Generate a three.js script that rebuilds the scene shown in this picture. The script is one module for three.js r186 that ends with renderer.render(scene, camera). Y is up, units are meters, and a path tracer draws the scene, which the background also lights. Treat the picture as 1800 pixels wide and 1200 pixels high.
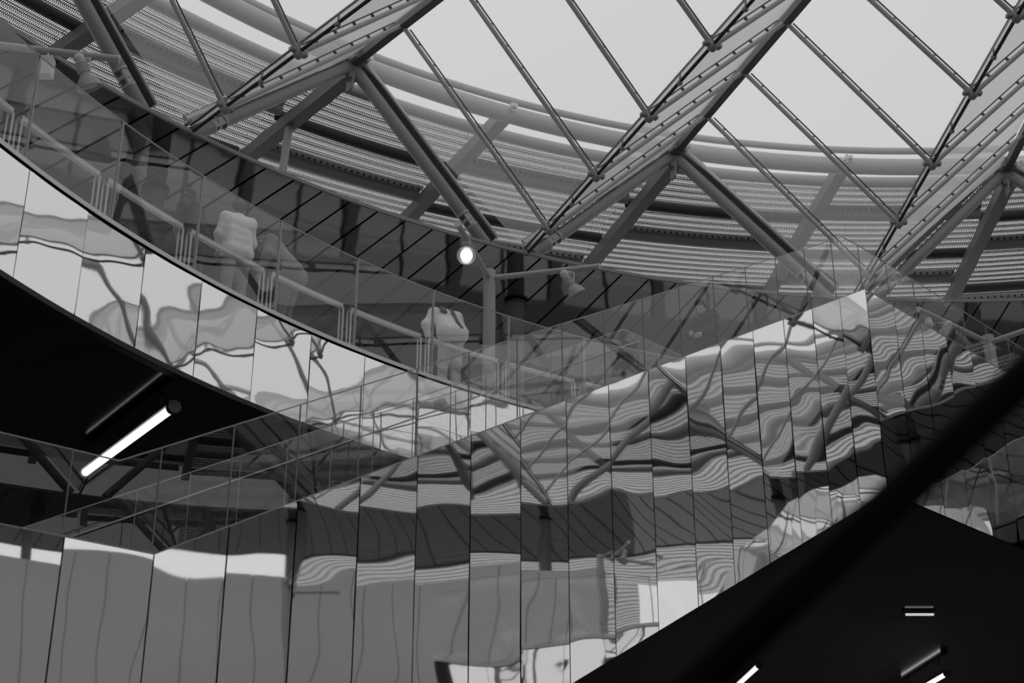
import * as THREE from 'three';
import { ImprovedNoise } from 'three/addons/math/ImprovedNoise.js';
import { mergeGeometries } from 'three/addons/utils/BufferGeometryUtils.js';
import { RectAreaLightUniformsLib } from 'three/addons/lights/RectAreaLightUniformsLib.js';

// ---------------------------------------------------------------- camera, sky, exposure
RectAreaLightUniformsLib.init();
const scene = new THREE.Scene();
const EYE = 1.6;
const camera = new THREE.PerspectiveCamera(2 * Math.atan(600 / 2500) * 180 / Math.PI, 1.5, 0.1, 300);
camera.position.set(0, EYE, 0);
camera.rotation.x = 23.57 * Math.PI / 180;
camera.focus = 23;
camera.userData.fStop = 2.6;
const renderer = new THREE.WebGLRenderer({ antialias: true });
renderer.toneMapping = THREE.LinearToneMapping;
renderer.toneMappingExposure = 0.68;
renderer.shadowMap.enabled = true;
scene.background = new THREE.Color().setRGB(1.0, 1.0, 1.0);   // even overcast sky
scene.backgroundIntensity = 1.0;

// ---------------------------------------------------------------- helpers
let seed = 7;
const rnd = () => { seed = (seed * 16807) % 2147483647; return seed / 2147483647; };
const noise = new ImprovedNoise();
const V = (x, y, z) => new THREE.Vector3(x, y, z);
const D2R = Math.PI / 180;
const CX = 9.76, CZ = -8.0;                                   // axis of the round hall
const P = (deg, R, h) => V(CX + R * Math.sin(deg * D2R), h + EYE, CZ - R * Math.cos(deg * D2R));
const grey = (v, rough = 0.5, metal = 0, extra = {}) => new THREE.MeshPhysicalMaterial({ color: new THREE.Color().setRGB(v, v, v), roughness: rough, metalness: metal, ...extra });
const M = {
  mirror: grey(0.9, 0.02, 1),
  mirrorFascia: grey(0.82, 0.02, 1),
  darkMirror: grey(0.27, 0.06, 1),
  blackSoffit: grey(0.006, 0.1, 0, { specularIntensity: 0.3 }),
  black: grey(0.012, 0.5),
  rubber: grey(0.02, 0.6),
  railBlack: grey(0.004, 0.8, 0, { specularIntensity: 0.15 }),
  paint: grey(0.42, 0.42),
  paintLight: grey(0.66, 0.45),
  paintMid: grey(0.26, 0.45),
  paintDark: grey(0.09, 0.45),
  steel: grey(0.5, 0.28, 1),
  concrete: grey(0.27, 0.8),
  wall: grey(0.5, 0.5),
  deckFloor: grey(0.55, 0.6),
  cladding: grey(0.75, 0.4),
  rafter: grey(0.2, 0.45),
  addedWindowGlass: new THREE.MeshPhysicalMaterial({ color: new THREE.Color().setRGB(0.8, 0.8, 0.8), roughness: 0, metalness: 0, transmission: 1, thickness: 0, ior: 1.5 }),
  glass: new THREE.MeshPhysicalMaterial({ color: 0xffffff, roughness: 0.0, metalness: 0, transmission: 1, thickness: 0, ior: 1.75 }),
  grazeHazeGlass: new THREE.MeshPhysicalMaterial({ color: 0xf4f4f4, roughness: 0.8, metalness: 0, transmission: 1, thickness: 0, ior: 1.5 }),  // whitened copy of the roof glass, carries the grazing-angle haze
  roofGlass: new THREE.MeshPhysicalMaterial({ color: 0xf4f4f4, roughness: 0.9, metalness: 0, transmission: 1, thickness: 0, ior: 1.5, transparent: true, opacity: 0.295 }),   // dusty, dot-printed glass
};
function shade(o) { o.castShadow = true; o.receiveShadow = true; return o; }
const taken = {};
function numbered(n) { const k = taken[n] = (taken[n] ?? -1) + 1; return k ? `${n}_${String(k).padStart(3, '0')}` : n; }
function tag(o, label, category, group, kind) {
  o.userData.label = label; o.userData.category = category;
  if (group) o.userData.group = group;
  if (kind) o.userData.kind = kind;
  return o;
}
function thing(name, label, category, pos = V(0, 0, 0), group, kind) {
  const o = new THREE.Group(); o.name = numbered(name); o.position.copy(pos); scene.add(o);
  return tag(o, label, category, group, kind);
}
function part(name, geo, mat, parent, kind) {
  const m = shade(new THREE.Mesh(geo, mat)); m.name = name; parent.add(m);
  if (kind) m.userData.kind = kind;
  return m;
}
function single(name, geo, mat, label, category, group, kind) {
  const m = shade(new THREE.Mesh(geo, mat)); m.name = numbered(name); scene.add(m);
  return tag(m, label, category, group, kind);
}
const clean = (g) => { const o = g.index ? g.toNonIndexed() : g; for (const k of Object.keys(o.attributes)) if (!['position', 'normal', 'uv'].includes(k)) o.deleteAttribute(k); return o; };
const merge = (list) => mergeGeometries(list.map(clean));
function tubeGeo(a, b, r, seg = 14, r2 = r) {
  const L = a.distanceTo(b), g = new THREE.CylinderGeometry(r2, r, L, seg);
  g.applyQuaternion(new THREE.Quaternion().setFromUnitVectors(V(0, 1, 0), b.clone().sub(a).normalize()));
  const m = a.clone().add(b).multiplyScalar(0.5); return g.translate(m.x, m.y, m.z);
}
function barGeo(a, b, w, h, up = V(0, 1, 0)) {                // box from a to b, w across, h along up
  const z = b.clone().sub(a), L = z.length(); z.normalize();
  const x = up.clone().cross(z).normalize(), y = z.clone().cross(x);
  const g = new THREE.BoxGeometry(w, h, L);
  const m = a.clone().add(b).multiplyScalar(0.5);
  return g.applyMatrix4(new THREE.Matrix4().makeBasis(x, y, z).setPosition(m));
}
// closed ring or arc swept from a profile of [R, h] points (closed loop), optional uv in metres
function sweep(profile, t0, t1, seg, { close = true, flip = false } = {}) {
  const pos = [], uv = [], idx = [], n = profile.length, m = close ? n + 1 : n;
  // every profile edge gets its own strip: crisp edges
  for (let e = 0; e < (close ? n : n - 1); e++) {
    const a = profile[e], b = profile[(e + 1) % n], base = pos.length / 3;
    let v = 0;
    const l = Math.hypot(b[0] - a[0], b[1] - a[1]);
    for (let i = 0; i <= seg; i++) {
      const t = t0 + (t1 - t0) * i / seg;
      for (const [q, k] of [[a, 0], [b, 1]]) { const p = P(t, q[0], q[1]); pos.push(p.x, p.y, p.z); uv.push((t - t0) * D2R * (a[0] + b[0]) / 2, v + k * l); }
      if (i < seg) { const o = base + 2 * i; if (flip) idx.push(o, o + 2, o + 1, o + 1, o + 2, o + 3); else idx.push(o, o + 1, o + 2, o + 1, o + 3, o + 2); }
    }
  }
  const g = new THREE.BufferGeometry();
  g.setAttribute('position', new THREE.Float32BufferAttribute(pos, 3)); g.setAttribute('uv', new THREE.Float32BufferAttribute(uv, 2)); g.setIndex(idx);
  g.computeVertexNormals(); return g;
}
function ringTube(R, h, r, t0, t1, seg, round = 12) {         // round pipe bent along the ring, smooth normals
  const pos = [], nor = [], uv = [], idx = [];
  for (let i = 0; i <= seg; i++) {
    const t = t0 + (t1 - t0) * i / seg;
    for (let j = 0; j <= round; j++) {
      const a = j / round * 2 * Math.PI, p = P(t, R + r * Math.cos(a), h + r * Math.sin(a));
      pos.push(p.x, p.y, p.z); nor.push(Math.cos(a) * Math.sin(t * D2R), Math.sin(a), -Math.cos(a) * Math.cos(t * D2R)); uv.push(i / seg, j / round);
    }
  }
  for (let i = 0; i < seg; i++) for (let j = 0; j < round; j++) { const o = i * (round + 1) + j; idx.push(o, o + 1, o + round + 1, o + 1, o + round + 2, o + round + 1); }
  const g = new THREE.BufferGeometry();
  g.setAttribute('position', new THREE.Float32BufferAttribute(pos, 3)); g.setAttribute('normal', new THREE.Float32BufferAttribute(nor, 3)); g.setAttribute('uv', new THREE.Float32BufferAttribute(uv, 2)); g.setIndex(idx);
  return g;
}
function polySheet(points, thick, n) {                        // flat plate: convex outline (fan) with thickness along n
  const pos = [], idx = [], k = points.length, off = n.clone().multiplyScalar(thick);
  const face = (list) => { const b = pos.length / 3; for (const p of list) pos.push(p.x, p.y, p.z); for (let i = 1; i + 1 < list.length; i++) idx.push(b, b + i, b + i + 1); };
  const back = points.map((p) => p.clone().sub(off));
  face(points); face(back.slice().reverse());
  for (let i = 0; i < k; i++) { const j = (i + 1) % k; face([points[i], back[i], back[j], points[j]]); }
  const g = new THREE.BufferGeometry(); g.setAttribute('position', new THREE.Float32BufferAttribute(pos, 3)); g.setIndex(idx);
  const f = g.toNonIndexed(); f.computeVertexNormals();
  f.setAttribute('uv', new THREE.Float32BufferAttribute(new Float32Array(f.attributes.position.count * 2), 2)); return f;
}
// a thin metal sheet that bulges a little between its fixings ("oil canning"), as a grid with its own normals
function wavySheet(at, frame, bulge, nu, nv, back = 0.025) {
  const pos = [], nor = [], uv = [], idx = [], e = 0.004;
  for (let j = 0; j <= nv; j++) for (let i = 0; i <= nu; i++) {
    const u = i / nu, v = j / nv, [p, x, y] = at(u, v), { n, du, dv } = frame(u, v);
    const b = bulge(x, y), bx = (bulge(x + e, y) - b) / e, by = (bulge(x, y + e) - b) / e;
    const q = p.clone().addScaledVector(n, b); pos.push(q.x, q.y, q.z);
    const m = n.clone().addScaledVector(du, -bx).addScaledVector(dv, -by).normalize(); nor.push(m.x, m.y, m.z); uv.push(x, y);
  }
  for (let j = 0; j < nv; j++) for (let i = 0; i < nu; i++) { const o = j * (nu + 1) + i; idx.push(o, o + 1, o + nu + 1, o + 1, o + nu + 2, o + nu + 1); }
  const rim = (u0, v0, u1, v1) => {                            // turned back edges of the sheet
    const b = pos.length / 3;
    for (const [u, v] of [[u0, v0], [u1, v1]]) {
      const [p, x, y] = at(u, v), { n, du, dv } = frame(u, v);
      const out = u0 === u1 ? du.clone().multiplyScalar(u0 ? 1 : -1) : dv.clone().multiplyScalar(v0 ? 1 : -1);
      for (const k of [0, 1]) { const q = p.clone().addScaledVector(n, k ? -back : bulge(x, y)); pos.push(q.x, q.y, q.z); nor.push(out.x, out.y, out.z); uv.push(x, y); }
    }
    idx.push(b, b + 1, b + 2, b + 1, b + 3, b + 2);
  };
  rim(0, 0, 0, 1); rim(1, 1, 1, 0); rim(0, 1, 1, 1); rim(1, 0, 0, 0);
  const g = new THREE.BufferGeometry();
  g.setAttribute('position', new THREE.Float32BufferAttribute(pos, 3)); g.setAttribute('normal', new THREE.Float32BufferAttribute(nor, 3)); g.setAttribute('uv', new THREE.Float32BufferAttribute(uv, 2)); g.setIndex(idx);
  return g;
}

// ---------------------------------------------------------------- the shell of the hall
const H = { soffit: 6.65, fasciaTop: 7.97, deck: 8.3, glassTop: 9.58, ceil: 13.4 };
const RF = 16.05, RG = 16.25, RC = 20.5;
single('floor', sweep([[0.01, -1.6], [150, -1.6], [150, -2.0], [0.01, -2.0]], 0, 360, 96), M.concrete, 'grey floor of the hall below the frame', 'floor', null, 'structure');
single('wall_lower', sweep([[30.5, -1.6], [30.5, H.deck], [30.9, H.deck], [30.9, -1.6]], -100, 50, 60, { flip: true }), M.wall, 'grey wall deep under the balcony', 'wall', null, 'structure');
// the rest of the ground floor wall is clad in grey sheets, seen only as a reflection
for (const [a, b] of [[50, 86], [150, 258]]) {
  const w = single('wall_side', sweep([[22.0, -1.6], [22.0, H.soffit], [22.4, H.soffit], [22.4, -1.6]], a, b, 40, { flip: true }), M.black, a < 60 ? 'grey sheet-clad wall below the balcony beside the opposite stair' : 'grey sheet-clad wall below the balcony behind the viewer', 'wall', null, 'structure');
  for (let t = a; t < b - 1; t += 3.0) part('cladding_sheet', sweep([[21.95, -1.5], [21.95, H.soffit - 0.1], [22.0, H.soffit - 0.1], [22.0, -1.5]], t + 0.03, t + 2.97, 3, { flip: true }), M.cladding, w);
}
single('floor_balcony', sweep([[16.12, 8.03], [16.75, 8.03], [16.75, H.deck], [30.4, H.deck], [30.4, H.soffit + 0.03], [16.12, H.soffit + 0.03]], -210, 86, 160), M.deckFloor, 'pale deck of the round balcony', 'floor', null, 'structure');
{
  const s = single('ceiling_soffit', sweep([[16.14, H.soffit + 0.02], [30.4, H.soffit + 0.02], [30.4, H.soffit], [16.14, H.soffit]], -210, 86, 160), M.black, 'black glossy underside of the round balcony', 'soffit', null, 'structure');
  for (let t = -85; t < 25; t += 3.65) for (const [r0, r1] of [[16.14, 18.6], [18.61, 21.2], [21.21, 24.2], [24.21, 27.2], [27.21, 30.3]])
    part('soffit_panel', sweep([[r0, H.soffit - 0.001], [r1, H.soffit - 0.001], [r1, H.soffit - 0.012], [r0, H.soffit - 0.012]], t + 0.012, t + 3.638, 4), M.blackSoffit, s);
}
{ // back wall; unseen windows added to brighten the dark ceiling that mirrors them
  const W0 = -78, W1 = 36, sill = 8.6, head = 10.75, ring = (h0, h1, a, b, n) => sweep([[27.6, h0], [27.6, h1], [28, h1], [28, h0]], a, b, n, { flip: true });
  const pieces = [ring(H.deck, H.ceil + 0.03, -210, W0, 60), ring(H.deck, H.ceil + 0.03, W1, 64, 20), ring(H.deck, sill, W0, W1, 60), ring(head, H.ceil + 0.03, W0, W1, 60)];
  for (let t = W0; t < W1 + 1; t += 6) pieces.push(ring(sill, head, t - 0.3, t + 0.3, 1));
  single('wall_back', merge(pieces), M.wall, 'grey wall with added clear windows behind the balcony walkway', 'wall', null, 'structure');
  let n = 0;
  for (let t = W0; t < W1 - 1; t += 6) {
    const w = tag(new THREE.Group(), 'unseen clear glazing added behind the balcony to brighten the ceiling', 'window', 'added windows behind the balcony', 'structure'); w.name = `window_${++n}`; w.position.copy(P(t + 3, 27.8, sill)); scene.add(w);
    const o = w.position.clone().negate(), put = (name, g, m) => part(name, g.translate(o.x, o.y, o.z), m, w);
    put('pane', sweep([[27.8, sill], [27.8, head]], t + 0.3, t + 5.7, 4, { close: false, flip: true }), M.addedWindowGlass);
    for (const q of [t + 0.36, t + 3, t + 5.64]) put('mullion', sweep([[27.75, sill], [27.85, sill], [27.85, head], [27.75, head]], q - 0.06, q + 0.06, 1), M.paintDark);
    for (const h of [sill, head - 0.06]) put('frame_bar', sweep([[27.75, h], [27.85, h], [27.85, h + 0.06], [27.75, h + 0.06]], t + 0.3, t + 5.7, 4), M.paintDark);
  }
}
{ // opposite side of the walkway: a lower wall of grey sheets, daylight above it; the photograph shows it mirrored in the stair panels
  const w = single('wall_opposite', sweep([[22.0, -1.6], [22.0, 11.3], [22.3, 11.3], [22.3, -1.6]], 76, 150, 60, { flip: true }), M.black, 'tall grey sheet-clad wall across the hall, seen mirrored in the stair panels', 'wall', null, 'structure');
  for (let t = 76; t < 149; t += 3.0) part('cladding_sheet', sweep([[21.95, t < 86 ? H.deck : -1.5], [21.95, 11.35], [22.0, 11.35], [22.0, t < 86 ? H.deck : -1.5]], t + 0.03, t + 2.97, 3, { flip: true }), M.cladding, w);
}

// dark polished ceiling over the balcony: radial sheets that warp a little
{
  const c = single('ceiling', sweep([[20.54, H.ceil + 0.02], [28, H.ceil + 0.02], [28, H.ceil + 0.06], [20.54, H.ceil + 0.06]], 0, 360, 160, { flip: false }), M.black, 'dark polished metal ceiling ring with radial joints above the balcony', 'ceiling', null, 'structure');
  const N = 204, step = 360 / N;
  for (let i = 0; i < N; i++) {
    const t0 = i * step + 0.028, t1 = (i + 1) * step - 0.028, s = i * 3.7, near = t0 > 275 || t0 < 30;
    const bulge = (x, y) => 0.006 * noise.noise(x * 0.9 + s, y * 0.55, s * 0.31) + 0.0025 * noise.noise(x * 2.4 - s, y * 1.1, s);
    part('ceiling_panel', wavySheet((u, v) => { const t = t1 + (t0 - t1) * u, r = 20.52 + 7.05 * v; return [P(t, r, H.ceil), (t - t0) * D2R * r, r]; },
      (u, v) => { const t = (t1 + (t0 - t1) * u) * D2R; return { n: V(0, -1, 0), du: V(Math.cos(t), 0, Math.sin(t)), dv: V(Math.sin(t), 0, -Math.cos(t)) }; }, bulge, near ? 4 : 2, near ? 12 : 4, -0.015), M.darkMirror, c);
  }
  part('edge_trim', sweep([[RC - 0.03, H.ceil - 0.02], [RC + 0.02, H.ceil - 0.02], [RC + 0.02, H.ceil + 0.05], [RC - 0.03, H.ceil + 0.05]], 0, 360, 200), M.paintMid, c);
}

// bright polished fascia of the balcony
{
  const f = single('trim_fascia', sweep([[RF + 0.045, H.soffit], [RF + 0.09, H.soffit], [RF + 0.09, H.fasciaTop + 0.04], [RF + 0.045, H.fasciaTop + 0.04]], -210, 86, 180, { flip: false }), M.black, 'mirror-polished metal fascia of curved balcony with warped reflections', 'fascia', null, 'structure');
  const N = 98, step = 360 / N;
  for (let i = 0; i < N; i++) {
    const mid = ((-69.73 + (i + 0.5) * step + 360) % 360); if (mid > 86 && mid < 150) continue;
    const t0 = -69.73 + i * step + 0.02, t1 = -69.73 + (i + 1) * step - 0.02, s = i * 5.13 + 1.7;
    const bulge = (x, y) => 0.0095 * noise.noise(x * 0.7 + s, y * 0.95 + s, s * 0.37) + 0.0006 * noise.noise(x * 2.2 + s, y * 2.6, s);
    part('fascia_panel', wavySheet((u, v) => { const t = t0 + (t1 - t0) * u, h = H.soffit + (H.fasciaTop - H.soffit) * v; return [P(t, RF, h), (t - t0) * D2R * RF, h]; },
      (u, v) => { const t = (t0 + (t1 - t0) * u) * D2R; return { n: V(-Math.sin(t), 0, Math.cos(t)), du: V(Math.cos(t), 0, Math.sin(t)), dv: V(0, 1, 0) }; }, bulge, 12, 14), M.mirrorFascia, f);
  }
  part('bottom_edge', sweep([[RF - 0.02, H.soffit - 0.07], [RF + 0.12, H.soffit - 0.07], [RF + 0.12, H.soffit - 0.005], [RF - 0.02, H.soffit - 0.005]], -210, 86, 200), M.black, f);
  part('top_rail', sweep([[RF - 0.03, H.fasciaTop + 0.02], [RF + 0.28, H.fasciaTop + 0.02], [RF + 0.28, H.fasciaTop + 0.08], [RF - 0.03, H.fasciaTop + 0.08]], -210, 86, 200), M.steel, f);
}

// glass balustrade on the balcony, open where the stair landing arrives
{
  const b = thing('glass_balustrade', 'frameless glass balustrade along the curved balcony edge', 'balustrade', V(0, 0, 0));
  const step = 5.36;
  for (let i = 0; i < 67; i++) {
    const t0 = -69.31 - 5.36 + i * step;
    const tt = ((t0 + 540) % 360) - 180;
    if ((tt > -11 && tt < 3) || (tt > 81 && tt < 150)) continue;
    part('glass_pane', sweep([[RG, H.fasciaTop + 0.08], [RG, H.glassTop]], t0 + 0.03, t0 + step - 0.03, 6, { close: false, flip: true }), M.glass, b);
    part('glass_joint', sweep([[RG - 0.012, H.fasciaTop + 0.08], [RG + 0.02, H.fasciaTop + 0.08], [RG + 0.02, H.glassTop], [RG - 0.012, H.glassTop]], t0 - 0.05, t0 + 0.05, 1), M.paint, b);
    part('top_edge', sweep([[RG - 0.006, H.glassTop], [RG + 0.012, H.glassTop], [RG + 0.012, H.glassTop + 0.014], [RG - 0.006, H.glassTop + 0.014]], t0, t0 + step, 6), M.paint, b);
  }
}
// inner handrails, one length for each pane, on flat posts
for (let i = 0; i < 12; i++) {
  const t0 = -63.6 + (i - 3) * 5.36, t1 = t0 + 4.82, R = 16.5, h = 8.84;
  if (t1 > -10) break;
  const r = thing('handrail', 'short steel handrail on two flat posts behind the balcony glass', 'handrail', P(t0, R, 8.05), 'handrails behind the balcony glass');
  const o = r.position.clone().negate();
  const put = (n, g) => part(n, g.translate(o.x, o.y, o.z), M.paintLight, r);
  put('rail', sweep([[R - 0.035, h], [R + 0.035, h], [R + 0.035, h + 0.06], [R - 0.035, h + 0.06]], t0, t1, 6));
  for (const t of [t0, t1]) put('post', sweep([[R - 0.04, 8.05], [R + 0.04, 8.05], [R + 0.04, h], [R - 0.04, h]], t - 0.06, t + 0.06, 1));
}

// ---------------------------------------------------------------- folded glass roof
const KANG = [-59.1, -37.74, -16.32, 5.2], SANG = [-71.4, -50.06, -28.58, -6.31];
for (let i = 1; i < 14; i++) KANG.push(5.2 + i * 295.7 / 14);
{ const a = 15.5, b = 288.6 - 21; for (let i = 0; i < 13; i++) SANG.push(a + i * (b - a) / 12); }
const VANG = SANG.map((s, i) => [-69.9, -48.7, -27.4, -6.1][i] ?? s + 0.9);
const ridgeH = (R) => 17.2 + (R - 21.45) * 0.055, valleyH = (R) => 16.2 - 0.1365 * R;
const RR = [21.45, 19.52, 17.6, 15.67, 13.74, 11.8, 9.85, 7.9, 6.0], VR = [20.6, 19.6, 17.7, 15.8, 13.78, 11.85, 9.9, 7.95, 6.0];
{
  const roof = thing('glass_roof', 'folded glass roof of steel tubes and clear panes over the hall', 'roof', V(0, 0, 0), null, 'structure');
  const farTubes = [], farRidges = [], farGables = [], farPanes = [], farHazed = [], farRods = [], farRods2 = [];
  const up = V(0, 1, 0);
  const n = KANG.length;
  for (let i = 0; i < n; i++) {
    const k = KANG[i], sL = VANG[i], sR = VANG[(i + 1) % n], gL = SANG[i], gR = SANG[(i + 1) % n];      // valley before and after this ridge
    const near = i <= 4, K = P(k, RR[0], ridgeH(RR[0]));
    // ridge beam
    const inner = P(k, 6.0, ridgeH(6.0));
    const rb = barGeo(K, inner, 0.17, 0.16);
    if (near) { const r = part('ridge_beam', rb, M.paintDark, roof); part('ridge_cap', barGeo(K.clone().add(V(0, 0.16, 0)), inner.clone().add(V(0, 0.16, 0)), 0.05, 0.08), M.paintMid, r); } else farRidges.push(rb);
    // valley rods after this ridge
    const va = P(sR, 20.6, valleyH(20.6) + 0.03), vb = P(sR, 6, valleyH(6));
    const side = va.clone().sub(vb).normalize().cross(up).normalize();
    const r1 = tubeGeo(va, vb, 0.032, 10), o2 = side.clone().multiplyScalar(0.02).add(V(0, 0.2, 0)), r2 = tubeGeo(va.clone().add(o2), vb.clone().add(o2), 0.022, 8);
    if (near) {
      part('valley_rod', r1, M.rubber, roof); part('valley_rod', r2, M.paintDark, roof);
      for (let j = 1; j < VR.length - 1; j++) for (const f of [0, 0.5]) {
        const R = VR[j] * (1 - f) + VR[j + 1] * f, q = P(sR, R, valleyH(R));
        if (f) part('rod_bracket', merge([tubeGeo(q, q.clone().add(o2), 0.018, 6), new THREE.SphereGeometry(0.055, 8, 6).translate(q.x, q.y, q.z)]), M.paintMid, roof);
        else part('valley_node', merge([new THREE.SphereGeometry(0.09, 10, 8).translate(q.x, q.y - 0.01, q.z), tubeGeo(q.clone().add(V(0, -0.1, 0)), q.clone().add(V(0, 0.22, 0)), 0.035, 8), barGeo(q.clone().addScaledVector(side, -0.17).add(V(0, 0.03, 0)), q.clone().addScaledVector(side, 0.17).add(V(0, 0.03, 0)), 0.1, 0.06)]), M.paintMid, roof);
      }
    } else { farRods.push(r1); farRods2.push(r2); }
    // two glazed faces: ridge to the valley before and to the valley after
    for (const [s, foot] of [[sL, gL], [sR, gR]]) {
      for (let j = 0; j + 1 < RR.length; j++) {
        const a = P(k, RR[j], ridgeH(RR[j])), b = P(k, RR[j + 1], ridgeH(RR[j + 1])), c = P(s, VR[j + 1], valleyH(VR[j + 1])), d = P(s, VR[j], valleyH(VR[j]));
        const nn = b.clone().sub(a).cross(d.clone().sub(a)).normalize(); if (nn.y < 0) nn.negate();
        const lift = nn.clone().multiplyScalar(0.125);
        const inset = (p, q, f) => p.clone().lerp(q, f).add(lift);
        const quad = [inset(a, d, 0.015), inset(d, a, 0.03), inset(c, b, 0.03), inset(b, c, 0.015)];
        const pos = []; for (const t of [0, 1, 2, 0, 2, 3]) pos.push(quad[t].x, quad[t].y, quad[t].z);
        const g = new THREE.BufferGeometry(); g.setAttribute('position', new THREE.Float32BufferAttribute(pos, 3)); g.computeVertexNormals();
        g.setAttribute('uv', new THREE.Float32BufferAttribute(new Float32Array(12), 2));
        const hazed = s === sL;                                 // steep faces: haze of the grazing view put into whiter glass
        if (near && j < 6) part('glass_pane', g, hazed ? M.grazeHazeGlass : M.roofGlass, roof); else (hazed ? farHazed : farPanes).push(g);
        if (j + 2 < RR.length) {                                   // purlin along the lower edge of this pane
          const pt = tubeGeo(b, c, 0.046, 10);
          if (near && j < 6) {
            const p = part('purlin', pt, M.paint, roof);
            const L = b.distanceTo(c), m = Math.max(2, Math.round(L / 0.5)), clips = [];
            for (let q = 1; q < m; q++) { const e = b.clone().lerp(c, q / m); clips.push(barGeo(e, e.clone().addScaledVector(nn, 0.11), 0.045, 0.035, c.clone().sub(b).normalize())); }
            part('glazing_clip', merge(clips), M.paintDark, p);
            const off = nn.clone().multiplyScalar(0.11);
            part('glazing_gasket', barGeo(b.clone().lerp(c, 0.03).add(off), c.clone().lerp(b, 0.04).add(off), 0.022, 0.022, nn), M.paintDark, p);
          } else farTubes.push(pt);
        }
      }
      // gable tube from the ridge end down to the ring, with a forked joint near its foot
      const S = P(foot, 20.62, 12.93), dir = S.clone().sub(K).normalize(), L = K.distanceTo(S);
      const at = (t) => K.clone().addScaledVector(dir, L * t);
      const out = P(k, 1, 0).sub(P(k, 0, 0)).normalize();
      const perp = dir.clone().cross(out).normalize(); if (perp.y < 0) perp.negate();
      if (near) {
        const gt = part('gable_tube', tubeGeo(at(0.015), at(0.72), 0.135, 20), M.paintMid, roof);
        part('gable_tube_foot', tubeGeo(at(0.785), at(0.865), 0.135, 20), M.paintMid, roof);
        const fork = [];
        for (const q of [-0.085, 0.085]) fork.push(barGeo(at(0.715).addScaledVector(out, q), at(0.79).addScaledVector(out, q), 0.035, 0.16, perp));
        fork.push(tubeGeo(at(0.72), at(0.728), 0.14, 20), tubeGeo(at(0.777), at(0.785), 0.14, 20), tubeGeo(at(0.747), at(0.758), 0.12, 16));
        part('forked_joint', merge(fork), M.paint, roof);
        const e = perp.clone().multiplyScalar(0.2).addScaledVector(out, -0.08), e2 = perp.clone().multiplyScalar(0.29).addScaledVector(out, -0.08);
        part('edge_channel', barGeo(at(0.0).add(e), at(0.865).add(e), 0.2, 0.05, perp), M.paintDark, gt);
        part('edge_flashing', barGeo(at(0.0).add(e2), at(0.865).add(e2), 0.09, 0.08, perp), M.paint, gt);
        part('edge_gasket', barGeo(at(0.0).addScaledVector(perp, 0.34).addScaledVector(out, -0.08), at(0.865).addScaledVector(perp, 0.34).addScaledVector(out, -0.08), 0.04, 0.03, perp), M.rubber, gt);
      } else farGables.push(tubeGeo(at(0), at(0.865), 0.135, 12));
    }
    if (near) part('ridge_node', merge([tubeGeo(K.clone().add(V(0, -0.36, 0)), K.clone().add(V(0, 0.16, 0)), 0.12, 14), barGeo(K.clone().lerp(inner, -0.006).add(V(0, 0.05, 0)), K.clone().lerp(inner, 0.03).add(V(0, 0.05, 0)), 0.34, 0.24), barGeo(K.clone().add(V(0, -0.62, 0)), K.clone().add(V(0, -0.2, 0)), 0.03, 0.26, P(k, 1, 0).sub(P(k, 0, 0)))]), M.paintMid, roof);
  }
  part('roof_tubes', merge(farTubes), M.paint, roof, 'stuff');
  part('ridge_beams', merge(farRidges), M.paintDark, roof, 'stuff');
  part('gable_tubes', merge(farGables), M.paintMid, roof, 'stuff');
  part('roof_rods', merge(farRods), M.rubber, roof, 'stuff');
  part('roof_rods', merge(farRods2), M.paintDark, roof, 'stuff');
  part('roof_panes', merge(farHazed), M.grazeHazeGlass, roof, 'stuff');
  part('roof_panes', merge(farPanes), M.roofGlass, roof, 'stuff');
  part('hub_ring', ringTube(6.0, 16.2, 0.3, 0, 360, 80), M.paint, roof);
}

// ---------------------------------------------------------------- perforated sunshade canopy outside the roof
function slotTexture() {
  const w = 32, h = 64, d = new Uint8Array(w * h * 4);
  for (let y = 0; y < h; y++) for (let x = 0; x < w; x++) {
    const u = (x + 0.5) / w - 0.5, v = (y + 0.5) / h - 0.5;
    const hole = Math.abs(u) < 0.24 && Math.abs(v) < 0.36;
    const k = (y * w + x) * 4; d[k] = d[k + 1] = d[k + 2] = hole ? 0 : 255; d[k + 3] = 255;
  }
  const t = new THREE.DataTexture(d, w, h); t.wrapS = t.wrapT = THREE.RepeatWrapping; t.magFilter = THREE.LinearFilter; t.minFilter = THREE.LinearMipmapLinearFilter; t.generateMipmaps = true;
  t.repeat.set(1 / 0.047, 1 / 0.135); t.needsUpdate = true; return t;
}
M.deck = grey(0.16, 0.5, 0, { alphaMap: slotTexture(), alphaTest: 0.5, side: THREE.DoubleSide });
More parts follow.
